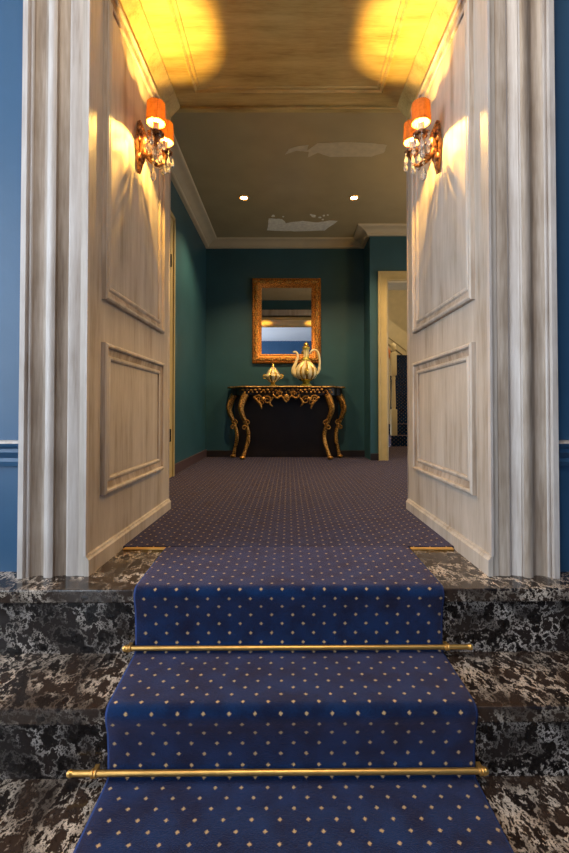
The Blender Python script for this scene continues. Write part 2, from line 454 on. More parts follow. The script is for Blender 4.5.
m.extrude_profile(CPROF, [(lambda u, v, x=x: (x, YW - v * .98, ZC - .005 + (CW - u))) for x in (-.676 - CW, .676 + CW)])
struct(m.build('trim_5', OAK, smooth=True, angle=28), 'limed oak head casing over the doorway', 'door casing')
casing('trim_6', -1, 'oak casing on the room side left of the doorway', True)
casing('trim_7', 1, 'oak casing on the room side right of the doorway', True)
m = MB(); m.box(-.80, .80, YB + .015, YB + .035, ZC, ZC + .13); struct(m.build('trim_8', OAK_PANEL), 'oak head casing over the doorway on the room side', 'door casing')

# ------------------------------------------------------------------ panelled reveals
def reveal(name, s, label):
    root = struct(empty(name, (s * (RW + .013), YF, 0), s * .0145), label, 'wall')
    # local: x towards the room axis = -s ; build in world then shift
    def P(y, z, h): return (-s * h, y - YF, z)
    m = MB(); x0, x1 = sorted((0., s * .02)); m.box(x0, x1, .0, YB - YF + .014, 0, ZC + .03); m.build('backing_board', OAK_PANEL, root)
    for nm, z0, z1 in (('lower_panel', .246, .788), ('upper_panel', .950, 2.115)):
        y0, y1 = 1.578, 2.280
        prof = [(-.004, 0), (-.003, .015), (.003, .020), (.010, .020), (.014, .015), (.015, .008), (.024, .006), (.038, .003), (.044, .009), (.051, .011), (.057, .007), (.058, -.008), (.061, -.008), (.062, .001), (.075, .002)]
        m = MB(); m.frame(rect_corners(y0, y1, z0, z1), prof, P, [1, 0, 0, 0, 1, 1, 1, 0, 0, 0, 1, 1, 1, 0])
        i = .075; m.faces([P(y0 + i, z0 + i, .002), P(y1 - i, z0 + i, .002), P(y1 - i, z1 - i, .002), P(y0 + i, z1 - i, .002)], [(0, 1, 2, 3)])
        m.build(nm, [OAK_PANEL, OAK_BROWN], root, smooth=True, angle=25)
    prof = [(0, 0), (.016, 0), (.016, .052), (.010, .058), (.008, .064), (0, .066)]
    m = MB(); m.extrude_profile(prof, [(lambda u, v, y=y: (-s * u, y - YF, v)) for y in (YF - .004, YB + .016)]); m.build('plinth', OAK_PANEL, root)
    # crown strip under the ceiling
    prof = [(0, 2.135), (.006, 2.14), (.008, 2.16), (.022, 2.175), (.045, 2.20), (.060, 2.215), (.062, ZC), (0, ZC)]
    m = MB(); m.extrude_profile(prof, [(lambda u, v, y=y: (-s * u, y - YF, v)) for y in (YF, YB)]); m.build('crown_moulding', OAK_CEIL, root, smooth=True, angle=30)
    # bead on the front corner
    m = MB(); m.box(*sorted((s * .002, -s * .006)), -.006, .012, .066, ZC); m.build('corner_bead', OAK, root)
reveal('wall_reveal_left', -1, 'panelled limed oak side of the doorway on the left')
reveal('wall_reveal_right', 1, 'panelled limed oak side of the doorway on the right')
root = struct(empty('ceiling_reveal', (0, YF, ZC)), 'panelled ceiling of the doorway between the two wall lights', 'ceiling')
m = MB(); m.box(-RW - .02, RW + .02, 0, YB - YF + .014, 0, .03); m.build('ceiling_board', OAK_CEIL, root)
prof = [(0, 0), (.0, -.010), (.007, -.014), (.014, -.010), (.018, -.004), (.028, -.008), (.034, -.006), (.036, 0)]
m = MB(); m.frame(rect_corners(-.495, .495, .13, 2.285 - YF), prof, lambda a, b, h: (a, b, h)); m.build('panel_moulding', OAK_CEIL, root, smooth=True, angle=30)
m = MB(); m.box(-RW + .0, RW - .0, YB - YF - .0, YB - YF + .035, -.012, .03, bev=.004); m.build('edge_rail', OAK_CEIL, root)

# ------------------------------------------------------------------ marble steps
def marble_step(idx, ztop, ynose, yriser_back, zlow, label):
    root = struct(empty('marble_step', (0, ynose, ztop)), label, 'step')
    m = MB(); m.box(-HX, HX, 0, yriser_back - ynose, -.040, 0, bev=.004); m.build('tread_slab', MARBLE, root, skew=SK)
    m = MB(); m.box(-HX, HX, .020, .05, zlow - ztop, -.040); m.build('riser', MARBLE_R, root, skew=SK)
marble_step(1, 0., 1.352, 1.76, Z1, 'top dark marble step in front of the doorway')
marble_step(2, Z1, 1.118, 1.40, Z2, 'middle dark marble step')
marble_step(3, Z2, .884, 1.16, Z3, 'lowest dark marble step')
m = MB(); m.box(-HX, HX, .90 + .05, 1.76, Z3, Z3 + .01); struct(m.build('floor_under_steps', MARBLE), 'base under the marble steps', 'floor')
m = MB(); m.box(-RW - .3, RW + .3, 1.74, 2.0, -.06, -.0005); struct(m.build('floor_reveal', MARBLE), 'floor slab of the doorway', 'floor')

# ------------------------------------------------------------------ carpet
CT = .010; YSTRIP = 1.747
me_faces = []
m = MB()
bm = m.bm
uvl = bm.loops.layers.uv.new('UVMap')
def uvface(vs, uvs, mi=0):
    f = bm.faces.new([bm.verts.new(v) for v in vs])
    for lp, u in zip(f.loops, uvs): lp[uvl].uv = u
    f.material_index = mi
def flat(x0, x1, y0, y1, z):
    uvface([(x0, y0, z), (x1, y0, z), (x1, y1, z), (x0, y1, z)], [(x0, y0), (x1, y0), (x1, y1), (x0, y1)])
for (x0, x1, y0, y1) in ((-RW, RW, YSTRIP, YB + .015), (XL - .05, XR + .05, YB + .015, YDOOR), (XL - .05, XJOG, YDOOR, YBACK + .05), (XJOG, 3.4, YDOOR, 6.65)):
    flat(x0, x1, y0, y1, CT)
    for (a, b) in (((x0, y0), (x1, y0)),):
        uvface([(a[0], a[1], 0), (b[0], b[1], 0), (b[0], b[1], CT), (a[0], a[1], CT)], [a, b, b, a])
bmesh.ops.recalc_face_normals(bm, faces=bm.faces)
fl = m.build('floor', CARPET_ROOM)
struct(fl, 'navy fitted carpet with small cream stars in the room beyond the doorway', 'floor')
for p in fl.data.polygons:
    pass
m = MB(); m.box(XL - .1, 3.5, 2.0, 6.65, -.06, -.0005); struct(m.build('floor_sub', DARKBASE), 'screed under the fitted carpet', 'floor')

# runner over the steps
def arc(cy, cz, r, a0, a1, n=7):
    return [(cy + r * math.cos(a0 + (a1 - a0) * k / n), cz + r * math.sin(a0 + (a1 - a0) * k / n)) for k in range(n + 1)]
path = [(YSTRIP - .002, CT), (1.60, CT), (1.45, CT)]
def nose(ynose, ztop, zbot, ynext_end):
    r = .026
    p = arc(ynose + r - .012, ztop + CT - r, r, PI / 2, PI * 1.06)
    p += [(ynose - .008, ztop - .035), (ynose + .001, ztop - .060), (ynose + .007, ztop - .11), (ynose + .008, zbot + CT + .012)]
    p += arc(ynose - .004, zbot + CT + .012, .012, 0, -PI / 2, 4)
    return p
path += nose(1.352, 0., Z1, None) + [(1.26, Z1 + CT), (1.20, Z1 + CT), (1.15, Z1 + CT)]
path += nose(1.118, Z1, Z2, None) + [(1.03, Z2 + CT), (.97, Z2 + CT), (.92, Z2 + CT)]
path += nose(.884, Z2, Z3, None) + [(.80, Z3 + CT), (.2, Z3 + CT)]
# dense resample
dense = []
for a, b in zip(path, path[1:]):
    L_ = math.hypot(b[0] - a[0], b[1] - a[1]); n = max(1, int(L_ / .02))
    for k in range(n): dense.append((a[0] + (b[0] - a[0]) * k / n, a[1] + (b[1] - a[1]) * k / n))
dense.append(path[-1])
m = MB(); bm = m.bm; uvl = bm.loops.layers.uv.new('UVMap')
RX1 = .468
def left_edge(y):
    tab = [(0., -.444), (.9, -.446), (1.12, -.450), (1.35, -.463), (1.76, -.478)]
    for (a, u), (b, v) in zip(tab, tab[1:]):
        if a <= y <= b: return u + (v - u) * (y - a) / (b - a)
    return tab[-1][1]
v_ = YSTRIP; rows = []; NX = 24
prev = None
v_at = None
for (y, z) in dense:
    if prev: v_ -= math.hypot(y - prev[0], z - prev[1])
    prev = (y, z)
    if v_at is None and z < -.051: v_at = v_
    i = len(rows)
    xl = left_edge(y)
    rows.append((v_, [bm.verts.new((x, y, z)) for x in [xl + (RX1 - xl) * k / NX for k in range(NX + 1)]], (y, z)))
for (va, ra, pa), (vb, rb, pb) in zip(rows, rows[1:]):
    for k in range(NX):
        f = bm.faces.new((ra[k], ra[k + 1], rb[k + 1], rb[k])); f.smooth = True
        xs = [ra[k].co.x, ra[k + 1].co.x, rb[k + 1].co.x, rb[k].co.x]
        for lp, x, vv in zip(f.loops, xs, (va, va, vb, vb)): lp[uvl].uv = (x, vv)
# side edges: bound strip following the path
for k in (0, NX):
    s = -1 if k == 0 else 1
    low = []
    for i, (vv, r, (y, z)) in enumerate(rows):
        y0, z0 = rows[max(i - 1, 0)][2]; y1, z1 = rows[min(i + 1, len(rows) - 1)][2]
        t = Vector((y1 - y0, z1 - z0)).normalized(); nrm = Vector((-t.y, t.x))   # points inward (below the pile)
        if nrm.y > 0 and abs(t.x) > .5: nrm = -nrm
        if abs(t.y) >= .5 and nrm.x < 0: nrm = -nrm
        o1 = bm.verts.new((r[k].co.x + s * .006, y + nrm.x * .003, z + nrm.y * .003)); o2 = bm.verts.new((r[k].co.x + s * .006, y + nrm.x * .0095, z + nrm.y * .0095))
        low.append((r[k], o1, o2))
    for a, b in zip(low, low[1:]):
        for j in (0, 1):
            f = bm.faces.new((a[j], a[j + 1], b[j + 1], b[j])); f.material_index = 1; f.smooth = True
run = m.build('stair_runner', [CARPET, CARPET_EDGE], skew=SK)
tag(run, 'navy blue star-patterned carpet runner covering the marble steps', 'carpet runner')
# set the row phase of the pattern from the first riser
V0 = v_at + .0101
for cm in (CARPET, CARPET_ROOM):
    for n in cm.node_tree.nodes:
        if n.type == 'VECT_MATH' and n.operation == 'SUBTRACT' and n.inputs[1].default_value[0] < -.015:
            d = n.inputs[1].default_value; n.inputs[1].default_value = (d[0], d[1] + V0, d[2])

# brass edging strips where marble meets carpet
for s, x0, x1, lab in ((-1, -.645, -.482, 'flat brass strip between marble and carpet at the left side of the doorway'), (1, .478, .645, 'flat brass strip between marble and carpet at the right side of the doorway')):
    m = MB(); m.box(x0, x1, YSTRIP - .022, YSTRIP - .001, 0, .008, bev=.003)
    tag(m.build('brass_edging_strip', BRASS_STRIP), lab, 'floor strip', 'brass strips edging the carpet')

# stair rods
def stair_rod(y, z, x0, x1, label):
    root = tag(empty('stair_rod', ((x0 + x1) / 2, y + SK * (x0 + x1) / 2, z), math.atan(SK)), label, 'stair rod', 'brass stair rods')
    h = (x1 - x0) / 2; r = .0072
    m = MB(); m.tube([(-h, 0, 0), (h, 0, 0)], r, 14); m.build('rod', BRASS, root, smooth=True)
    for s in (-1, 1):
        m = MB(); m.lathe([(.0001, s * (h + .010)), (.007, s * (h + .009)), (.0095, s * (h + .003)), (.0085, s * h), (.0075, s * (h - .004))], axis='x', seg=14); m.build('end_cap', BRASS, root, smooth=True)
        xb = s * .4815 - (x0 + x1) / 2
        m = MB(); m.lathe([(r, xb - .008), (.0105, xb - .006), (.0105, xb - .002), (.0085, xb), (.0105, xb + .002), (.0105, xb + .006), (r, xb + .008)], axis='x', seg=14, cap=False)
        m.box(xb - .005, xb + .005, .004, .022, -.006, .006); m.build('bracket', BRASS, root, smooth=True, angle=30)
stair_rod(1.344, Z1 + CT + .020, -.490, .548, 'upper brass stair rod across the runner under the first riser')
stair_rod(1.110, Z2 + CT + .026, -.538, .488, 'lower brass stair rod across the runner, nearest the bottom of the steps')

# ------------------------------------------------------------------ room beyond
m = MB(); m.box(XL - T, XL, YB + .015, YBACK + T, 0, ZR); struct(m.build('wall_room_left', TEAL), 'teal left wall of the room beyond the doorway', 'wall')
m = MB(); m.box(XL, XJOG + .1, YBACK, YBACK + T, 0, ZR); struct(m.build('wall_room_back', TEAL), 'dark teal wall behind the gilded mirror and console', 'wall')
OX0, OX1, OZ = 1.075, 1.95, 1.965
m = MB(); m.box(XJOG, OX0, YDOOR, YDOOR + .12, 0, ZR); m.box(OX1, XR + .1, YDOOR, YDOOR + .12, 0, ZR); m.box(OX0, OX1, YDOOR, YDOOR + .12, OZ, ZR)
m.box(XJOG, XJOG + .1, YDOOR + .12, YBACK, 0, ZR)
struct(m.build('wall_room_stair_side', TEAL), 'dark teal wall around the opening to the stairs', 'wall')
m = MB(); VY0, VY1, VZ0, VZ1 = 2.9, 4.3, .35, 1.75
m.box(XR, XR + T, YB, VY0, 0, ZR); m.box(XR, XR + T, VY1, YDOOR, 0, ZR); m.box(XR, XR + T, VY0, VY1, 0, VZ0); m.box(XR, XR + T, VY0, VY1, VZ1, ZR)
struct(m.build('wall_room_right', TEAL), 'teal right wall of the room', 'wall')
wn = struct(empty('fill_window_room', (XR, (VY0 + VY1) / 2, VZ0)), 'low white framed window added in the unseen right wall of the room for cool light', 'window')  # made-up window, put in for cool light on back wall and floor
m = MB(); hw, hh = (VY1 - VY0) / 2, VZ1 - VZ0
for y in (-hw, 0, hw): m.box(.03, .09, max(-hw, y - .03), min(hw, y + .03), 0, hh)
for z in (0, hh): m.box(.035, .085, -hw, hw, max(0, z - .03), min(hh, z + .03))
m.build('window_frame', WHITE, wn)  # frame of the added fill window
m = MB(); m.box(.058, .062, -hw, hw, 0, hh); m.build('pane', GLASS, wn)  # pane of the added fill window
root = struct(empty('ceiling', (0, 0, ZR)), 'satin olive ceiling of the room with pale ragged patches', 'ceiling')
m = MB(); m.box(XL - T, XR + T, YB, YBACK + T, 0, .1); m.build('ceiling_board', CEIL, root)
def patch(name, pts, mat, th=.002):  # thin ragged shapes, paler than the ceiling they lie on
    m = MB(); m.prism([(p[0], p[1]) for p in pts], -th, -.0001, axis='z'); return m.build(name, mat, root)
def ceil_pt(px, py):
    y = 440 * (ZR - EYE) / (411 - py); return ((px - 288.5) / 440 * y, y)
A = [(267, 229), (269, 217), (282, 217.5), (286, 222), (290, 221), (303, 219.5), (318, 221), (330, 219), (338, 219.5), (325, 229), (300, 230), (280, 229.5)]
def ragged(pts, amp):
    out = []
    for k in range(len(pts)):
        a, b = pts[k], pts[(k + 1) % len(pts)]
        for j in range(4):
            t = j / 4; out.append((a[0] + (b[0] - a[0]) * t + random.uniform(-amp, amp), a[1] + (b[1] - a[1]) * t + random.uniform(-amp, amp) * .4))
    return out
patch('ceiling_patch', [ceil_pt(*p) for p in ragged(A, .5)], PATCH)
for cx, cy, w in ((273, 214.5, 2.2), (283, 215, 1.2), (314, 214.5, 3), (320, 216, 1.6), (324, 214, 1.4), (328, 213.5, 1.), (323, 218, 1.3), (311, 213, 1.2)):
    patch('ceiling_patch', [ceil_pt(cx + w * random.uniform(.6, 1.2) * math.cos(a), cy + w * .6 * random.uniform(.6, 1.2) * math.sin(a)) for a in [2 * PI * k / 9 for k in range(9)]], PATCH)
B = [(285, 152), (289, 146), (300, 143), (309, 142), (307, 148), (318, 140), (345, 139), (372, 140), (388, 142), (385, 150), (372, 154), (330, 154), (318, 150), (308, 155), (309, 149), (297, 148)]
patch('ceiling_patch', [ceil_pt(*p) for p in ragged(B, .4)], PATCH2, .0015)

# cornice
CPR = [(0, 2.455), (.030, 2.458), (.040, 2.466), (.040, 2.476), (.050, 2.482), (.075, 2.500), (.110, 2.512), (.135, 2.514), (.145, 2.520), (.150, ZR), (0, ZR)]
def cornice(name, fns, label):
    m = MB(); m.extrude_profile(CPR, fns); struct(m.build(name, IVORY, smooth=True, angle=30), label, 'cornice')
cornice('trim_9', [lambda u, v: (XL + u, YB + .015, v), lambda u, v: (XL + u, YBACK - u, v)], 'pale plaster cornice along the left room wall')
cornice('trim_10', [lambda u, v: (XL + u, YBACK - u, v), lambda u, v: (XJOG - u, YBACK - u, v)], 'pale plaster cornice above the mirror wall')
cornice('trim_11', [lambda u, v: (XJOG - u, YBACK - u, v), lambda u, v: (XJOG - u, YDOOR - u, v)], 'short plaster cornice on the wall jog')
cornice('trim_12', [lambda u, v: (XJOG - u, YDOOR - u, v), lambda u, v: (XR, YDOOR - u, v)], 'pale plaster cornice over the stair opening')

# skirting
def skirting(name, x0, x1, y0, y1, label, mat=DARKBASE, h=.075):
    m = MB(); m.box(x0, x1, y0, y1, CT, CT + h, bev=.004); struct(m.build(name, mat), label, 'baseboard')
SKIRT_L = simple('mauve_skirting', (.075, .045, .050), .4)
skirting('baseboard_left', XL, XL + .016, 3.63, YBACK - .001, 'mauve brown skirting along the left teal wall', SKIRT_L, .085)
skirting('baseboard_back', XL + .016, XJOG, YBACK - .016, YBACK, 'near black skirting under the mirror wall')
skirting('baseboard_right', XJOG, OX0 - .1, YDOOR - .016, YDOOR, 'near black skirting beside the stair opening')

# door on the left wall of the room
root = struct(empty('door_1', (XL, 3.13, 0)), 'cream framed door in the left teal wall', 'door')
m = MB()
m.box(.0, .024, -.49, -.38, CT, 2.14, bev=.004); m.box(.0, .024, .38, .49, CT, 2.14, bev=.004); m.box(.0, .024, -.38, .38, 2.03, 2.14, bev=.004)
m.box(.024, .036, .455, .49, CT, 2.14, bev=.004); m.box(.024, .036, -.49, .49, 2.105, 2.14, bev=.004)
m.build('door_frame', OCHRE, root)
m = MB(); m.box(.001, .012, -.38, .38, .02, 2.03); m.build('door_leaf', CREAM, root)
for z in (.35, 1.75):
    m = MB(); m.tube([(.026, .378, z - .05), (.026, .378, z + .05)], .009, 8); m.box(.012, .026, .35, .395, z - .045, z + .045); m.build('hinge', IRON, root)

# opening to the stairs: cream casing
root = struct(empty('door_2', (OX0, YDOOR, 0)), 'cream cased opening to the staircase', 'door')
m = MB(); w = OX1 - OX0
PR = [(0, 0), (0, .022), (.012, .028), (.03, .022), (.05, .016), (.075, .018), (.085, .026), (.10, .026), (.10, 0)]
m.extrude_profile(PR, [lambda u, v: (-u, -v, CT), lambda u, v: (-u, -v, OZ + u), lambda u, v: (w + u, -v, OZ + u), lambda u, v: (w + u, -v, CT)])
m.build('door_frame', OCHRE, root, smooth=True, angle=30)
m = MB(); m.box(0, .012, 0, .30, CT, OZ); m.box(w - .012, w, 0, .30, CT, OZ); m.box(0, w, 0, .30, OZ - .02, OZ); m.build('door_lining', CREAM, root)

# stair hall
m = MB(); m.box(XJOG + .1, XJOG + .14, YDOOR + .12, 10.0, 0, 3.6); m.box(3.4, 3.5, YDOOR, 10.0, 0, 3.6); m.box(XJOG, 3.5, 10.0, 10.1, 0, 3.6)
struct(m.build('wall_stair_hall', CREAM), 'cream walls of the stair hall', 'wall')
m = MB(); m.box(XJOG, 3.5, YDOOR + .12, 10.1, 3.6, 3.7); struct(m.build('ceiling_stair_hall', CREAM), 'cream ceiling of the stair hall', 'ceiling')
m = MB(); m.box(XR + .1, 3.5, YDOOR, YDOOR + .12, 0, 3.6); m.box(XJOG, XR + .1, YDOOR, YDOOR + .12, ZR + .1, 3.6); struct(m.build('wall_stair_front', CREAM), 'cream wall over the stair opening', 'wall')

STAIR_CARPET = carpet('stair_carpet', .01, .02)
root = struct(empty('staircase', (1.55, 6.65, 0)), 'staircase in dark patterned carpet seen through the right opening', 'staircase')
for k in range(1, 13):
    m = MB(); bm = m.bm; uvl = bm.loops.layers.uv.new('UVMap')
    y0, y1 = .27 * (k - 1), .27 * k + .3; z0, z1 = .17 * (k - 1), .17 * k
    def q(vs, uvs):
        f = bm.faces.new([bm.verts.new(v) for v in vs])
        for lp, u in zip(f.loops, uvs): lp[uvl].uv = u
    q([(0, y0, z0), (1.3, y0, z0), (1.3, y0, z1), (0, y0, z1)], [(0, z0), (1.3, z0), (1.3, z1), (0, z1)])
    q([(0, y0, z1), (1.3, y0, z1), (1.3, y1, z1), (0, y1, z1)], [(0, z1), (1.3, z1), (1.3, z1 + .3), (0, z1 + .3)])
    q([(0, y0, z0), (0, y0, z1), (0, y1, z1), (0, y1, z0)], [(0, 0), (0, .1), (.1, .1), (.1, 0)])
    m.build('stair_step', STAIR_CARPET, root)
m = MB()   # cream string of the flight above with sloping mouldings
for z, dd, hgt in ((0, 0, .5), (-.13, .03, .05), (-.05, .05, .04), (.10, .03, .04)):
    m.prism([(-.6, 2.05 + z + .85), (2.0, 2.05 + z - 1.15), (2.0, 2.05 + z - 1.15 + hgt + .0), (-.6, 2.05 + z + .85 + hgt)], 2.65 - dd, 2.75)
m.build('upper_string', CREAM, root)
ban = tag(empty('banister', (1.615, 6.76, .17)), 'cream turned banister post with orange handrail at the foot of the stairs', 'banister')
m = MB()
m.box(-.045, .045, -.045, .045, 0, .40, bev=.006); m.box(-.042, .042, -.042, .042, .92, 1.27, bev=.008)
m.lathe([(.035, .40), (.028, .42), (.036, .44), (.034, .5), (.026, .84), (.032, .88), (.026, .90), (.036, .92)], seg=16)
np_ = m.build('newel_post', CREAM, ban, smooth=True, angle=30)
m = MB(); m.lathe([(.03, 1.27), (.018, 1.285), (.04, 1.315), (.046, 1.35), (.038, 1.395), (.012, 1.42)], seg=16); m.build('finial', CREAM, np_, smooth=True)
m = MB(); m.tube([(0, .03, 1.14), (0, 1.0, 1.14 + .63), (0, 2.6, 1.14 + 1.64)], .032, 10); m.build('handrail', ORANGEWOOD, ban, smooth=True)
for k in range(1, 8):
    y = .27 * k + .02; z = .17 * k
    m = MB(); m.lathe([(.016, z), (.022, z + .1), (.014, z + .2), (.02, z + .5), (.012, z + .8), (.016, z + 1.10)], c=(0, y, 0), seg=10); m.build('baluster', CREAM, ban, smooth=True)

# ------------------------------------------------------------------ downlights
dl = None
for x, lab in ((-.415, 'left recessed spotlight glowing in the room ceiling'), (.61, 'right recessed spotlight glowing in the room ceiling')):
    if dl is None:
        dl = empty('ceiling_spotlight', (x, 4.06, ZR))
        m = MB(); m.lathe([(.032, -.001), (.034, -.006), (.046, -.005), (.049, -.0005)], seg=24, cap=False); m.build('trim_ring', BRASS, dl, smooth=True)
        m = MB(); m.lathe([(.0005, -.004), (.031, -.003), (.031, -.0005)], seg=24, cap=False); m.build('lamp_disc', LED, dl)
        d = dl
    else:
        d = copy_tree(dl); d.location = (x, 4.06, ZR)
    tag(d, lab, 'spotlight', 'recessed spotlights in the room ceiling')

# ------------------------------------------------------------------ mirror
MX, MZ0, MZ1, MW = -.023, 1.098, 2.10, .403
mir = tag(empty('wall_mirror', (MX, YBACK, MZ0)), 'rectangular mirror in carved gilded frame hanging over the console', 'mirror')
hgt = MZ1 - MZ0; fw = .112
prof = [(0, 0), (0, .022), (.008, .034), (.018, .036), (.024, .028), (.034, .030), (.052, .038), (.070, .034), (.082, .022), (.090, .020), (.096, .026), (.104, .022), (fw, .012)]
m = MB(); m.frame(rect_corners(-MW, MW, 0, hgt), prof, lambda a, b, h: (a, -h - .001, b)); m.build('frame', GILT_FRAME, mir, smooth=True, angle=45)
frm = [o for o in mir.children if o.name.startswith('frame')][0]
m = MB(); R0 = Matrix.Identity(3)
for (dx, dz, r) in ((-.004, 0, .0135), (.014, .011, .011), (.014, -.011, .011), (.028, 0, .010)):
    m.ball((dx, 0, dz), r * 1.3, .008, r * .95, 8, 6)
leaf0 = m.build('carved_leaf', GILT, frm, smooth=True)
first = [True]
def leaf(x, z, ang):
    o = leaf0 if first[0] else leaf0.copy()
    if not first[0]: COL.objects.link(o)
    first[0] = False
    o.location = (x, -.036, z); o.rotation_euler = (0, ang, 0)
for t in range(15):
    for zz in (.048, hgt - .048): leaf(-MW + .048 + (2 * MW - .096) * t / 14, zz, 0 if t % 2 else PI)
for t in range(1, 18):
    for xx in (-MW + .048, MW - .048): leaf(xx, .048 + (hgt - .096) * t / 18, PI / 2 if t % 2 else -PI / 2)
m = MB(); m.box(-MW + fw - .01, MW - fw + .01, -.012, -.004, fw - .01, hgt - fw + .01); m.build('mirror_glass', MIRROR, mir)

# ------------------------------------------------------------------ console table
TX = -.023
con = tag(empty('console_table', (TX, YBACK - .02, CT)), 'dark marble topped console table on carved gilded legs under the mirror', 'console table')
TH = .812
def outline(grow=0.):
    half = [(-.665 - grow, 0), (-.665 - grow, -.10), (-.64 - grow, -.16 - grow), (-.585 - grow * .5, -.185 - grow), (-.555, -.21 - grow), (-.53, -.27 - grow), (-.45, -.295 - grow), (-.30, -.285 - grow), (-.12, -.315 - grow), (0, -.325 - grow)]
    return half + [(-x, y) for x, y in reversed(half[:-1])]
m = MB(); m.prism(outline(.0), TH - .022, TH, axis='z'); top = m.build('table_top', TABLETOP, con)
m = MB(); pts = [(x, y, TH - .012) for x, y in outline(.004)]; m.tube(pts, .009, 8, n=4); m.build('gilt_edge', GILT_EDGE, top, smooth=True)
m = MB(); o = outline(-.03); m.prism(o, TH - .10, TH - .022, axis='z'); apron = m.build('apron', EBONY, con)
# carved ornaments on the apron
m = MB()
def scroll(m, cx, cz, r, turns, s, y, th=.009):
    pts = []
    for k in range(int(18 * turns) + 1):
        a = 2 * PI * k / 18; rr = r * (1 - .8 * k / (18 * turns)); pts.append((cx + s * rr * math.cos(a), y, cz + rr * math.sin(a)))
    m.tube(pts, [th * (1 - .5 * k / len(pts)) for k in range(len(pts))], 7)
for k in range(22):
    x = -.48 + .96 * k / 21; yy = -.275 - .03 * math.cos(x * 3.0)
    m.ball((x, yy, TH - .045 + .006 * math.sin(k * 2.1)), .018, .012, .012, 8, 6); m.ball((x + .018, yy, TH - .072), .011, .010, .011, 8, 6)
m.build('carved_band', GILT, apron, smooth=True)
for s in (-1, 1):
    m = MB()
    y = -.305; TH_ = TH; TH = TH - .022
    scroll(m, s * 0.212, TH - .135, .05, 1.5, s, y); scroll(m, s * 0.312, TH - .12, .042, 1.5, -s, y); scroll(m, s * 0.272, TH - .165, .03, 1.2, s, y, .008)
    m.tube([(s * 0.362, y, TH - .10), (s * 0.302, y, TH - .16), (s * 0.277, y, TH - .205), (s * 0.272, y, TH - .235)], [.011, .014, .011, .004], 8, n=4)
    m.tube([(s * 0.142, y, TH - .10), (s * 0.182, y, TH - .165), (s * 0.152, y, TH - .205)], [.010, .012, .004], 8, n=4)
    m.ball((s * 0.252, y - .006, TH - .125), .022, .014, .026); TH = TH_
    m.build('shell_pendant', GILT, apron, smooth=True)
m = MB(); y = -.322
for s in (-1, 1):
    m.tube([(s * .150, y, TH - .095), (s * .105, y, TH - .135), (s * .055, y, TH - .115), (s * .02, y, TH - .155), (0, y, TH - .18)], [.009, .012, .010, .010, .006], 8, n=5)
    scroll(m, s * .075, TH - .09, .032, 1.4, s, y)
m.ball((0, y - .004, TH - .125), .028, .014, .034)
m.build('festoon', GILT, apron, smooth=True)
def cabriole(name, x, yb, s, front):
    # s = outward direction in x
    z1 = TH - .085
    if front:
        px = (.452, .480, .502, .490, .446, .424, .424, .448, .478); py = (0, -.012, -.022, -.018, .004, .014, .012, -.008, -.030)
    else:
        px = (.600, .632, .656, .645, .596, .570, .568, .586, .606); py = (0,) * 9
    pz = (.72, .655, .57, .50, .385, .29, .22, .12, .024)
    pts = [(s * a, yb + b, c) for a, b, c in zip(px, py, pz)]
    rad = [.040, .038, .034, .028, .021, .022, .021, .019, .022]
    m = MB(); m.tube(pts, rad, 12, n=6); lg = m.build('leg', GILT, con, smooth=True)
    p = Vector(pts[4])
    m = MB(); scroll(m, p.x - s * .010, p.z + .02, .034, 1.3, s, p.y - .026); lg_s = m.build('knee_scroll', GILT, lg, smooth=True)
    m = MB(); scroll(m, p.x + s * .018, p.z - .035, .028, 1.3, -s, p.y - .024); m.build('knee_scroll', GILT, lg, smooth=True)
    m = MB(); m.tube([(s * (px[1] + .012), yb - .045, .66), (s * (px[2] + .006), yb - .060, .58), (s * (px[3] + .0), yb - .050, .50), (s * (px[4] + .006), yb - .028, .42)], [.010, .018, .013, .005], 9, n=5); m.build('acanthus_leaf', GILT, lg, smooth=True)
    m = MB(); m.tube([(s * (px[5] - .008), yb + py[5] - .022, .27), (s * (px[6] - .010), yb + py[6] - .026, .20), (s * (px[7] - .010), yb + py[7] - .020, .11)], [.006, .014, .005], 9, n=5); m.build('shin_leaf', GILT, lg, smooth=True)
    m = MB(); e = pts[-1]; m.ball((e[0] + s * .006, e[1] - .01, .020), .034, .034, .020); m.build('foot', GILT, lg, smooth=True)
for s in (-1, 1):
    cabriole('leg', s * .48, -.245, s, True)
    cabriole('leg', s * .615, -.085, s, False)
m = MB(); m.box(-.60, .60, -.012, -.002, .0, TH - .1); m.build('shade_board', EBONY, con)  # dark sheet standing in for the shade under the table

# ------------------------------------------------------------------ ceramics on the console
TZ = CT + TH
bowl = tag(empty('lidded_jar', (TX - .152, 4.96, TZ)), 'small squat gold and cream lidded jar on the left of the console top', 'jar')
bowl.scale = (.88, .88, .96)
m = MB(); m.lathe([(.062, 0), (.060, .010), (.034, .022), (.026, .038), (.034, .048)], seg=28); m.build('foot', GOLD, bowl, smooth=True)
m = MB(); m.lathe([(.030, .046), (.062, .062), (.094, .090), (.108, .116), (.100, .138), (.078, .150)], seg=64, lobes=8, depth=.16, mfun=lambda i, k: 1 if (k % 8) in (3, 4, 5) else 0); m.build('body', [PORCELAIN, GOLD], bowl, smooth=True)
m = MB(); m.lathe([(.082, .150), (.080, .160), (.064, .182), (.044, .205), (.030, .220), (.018, .228)], seg=64, lobes=8, depth=.12, mfun=lambda i, k: 1 if (k % 8) in (3, 4, 5) else 0); lid = m.build('lid', [PORCELAIN, GOLD], bowl, smooth=True)
m = MB(); m.lathe([(.016, .226), (.020, .238), (.013, .250), (.017, .258), (.006, .274)], seg=16); m.build('knob', GOLD, lid, smooth=True)
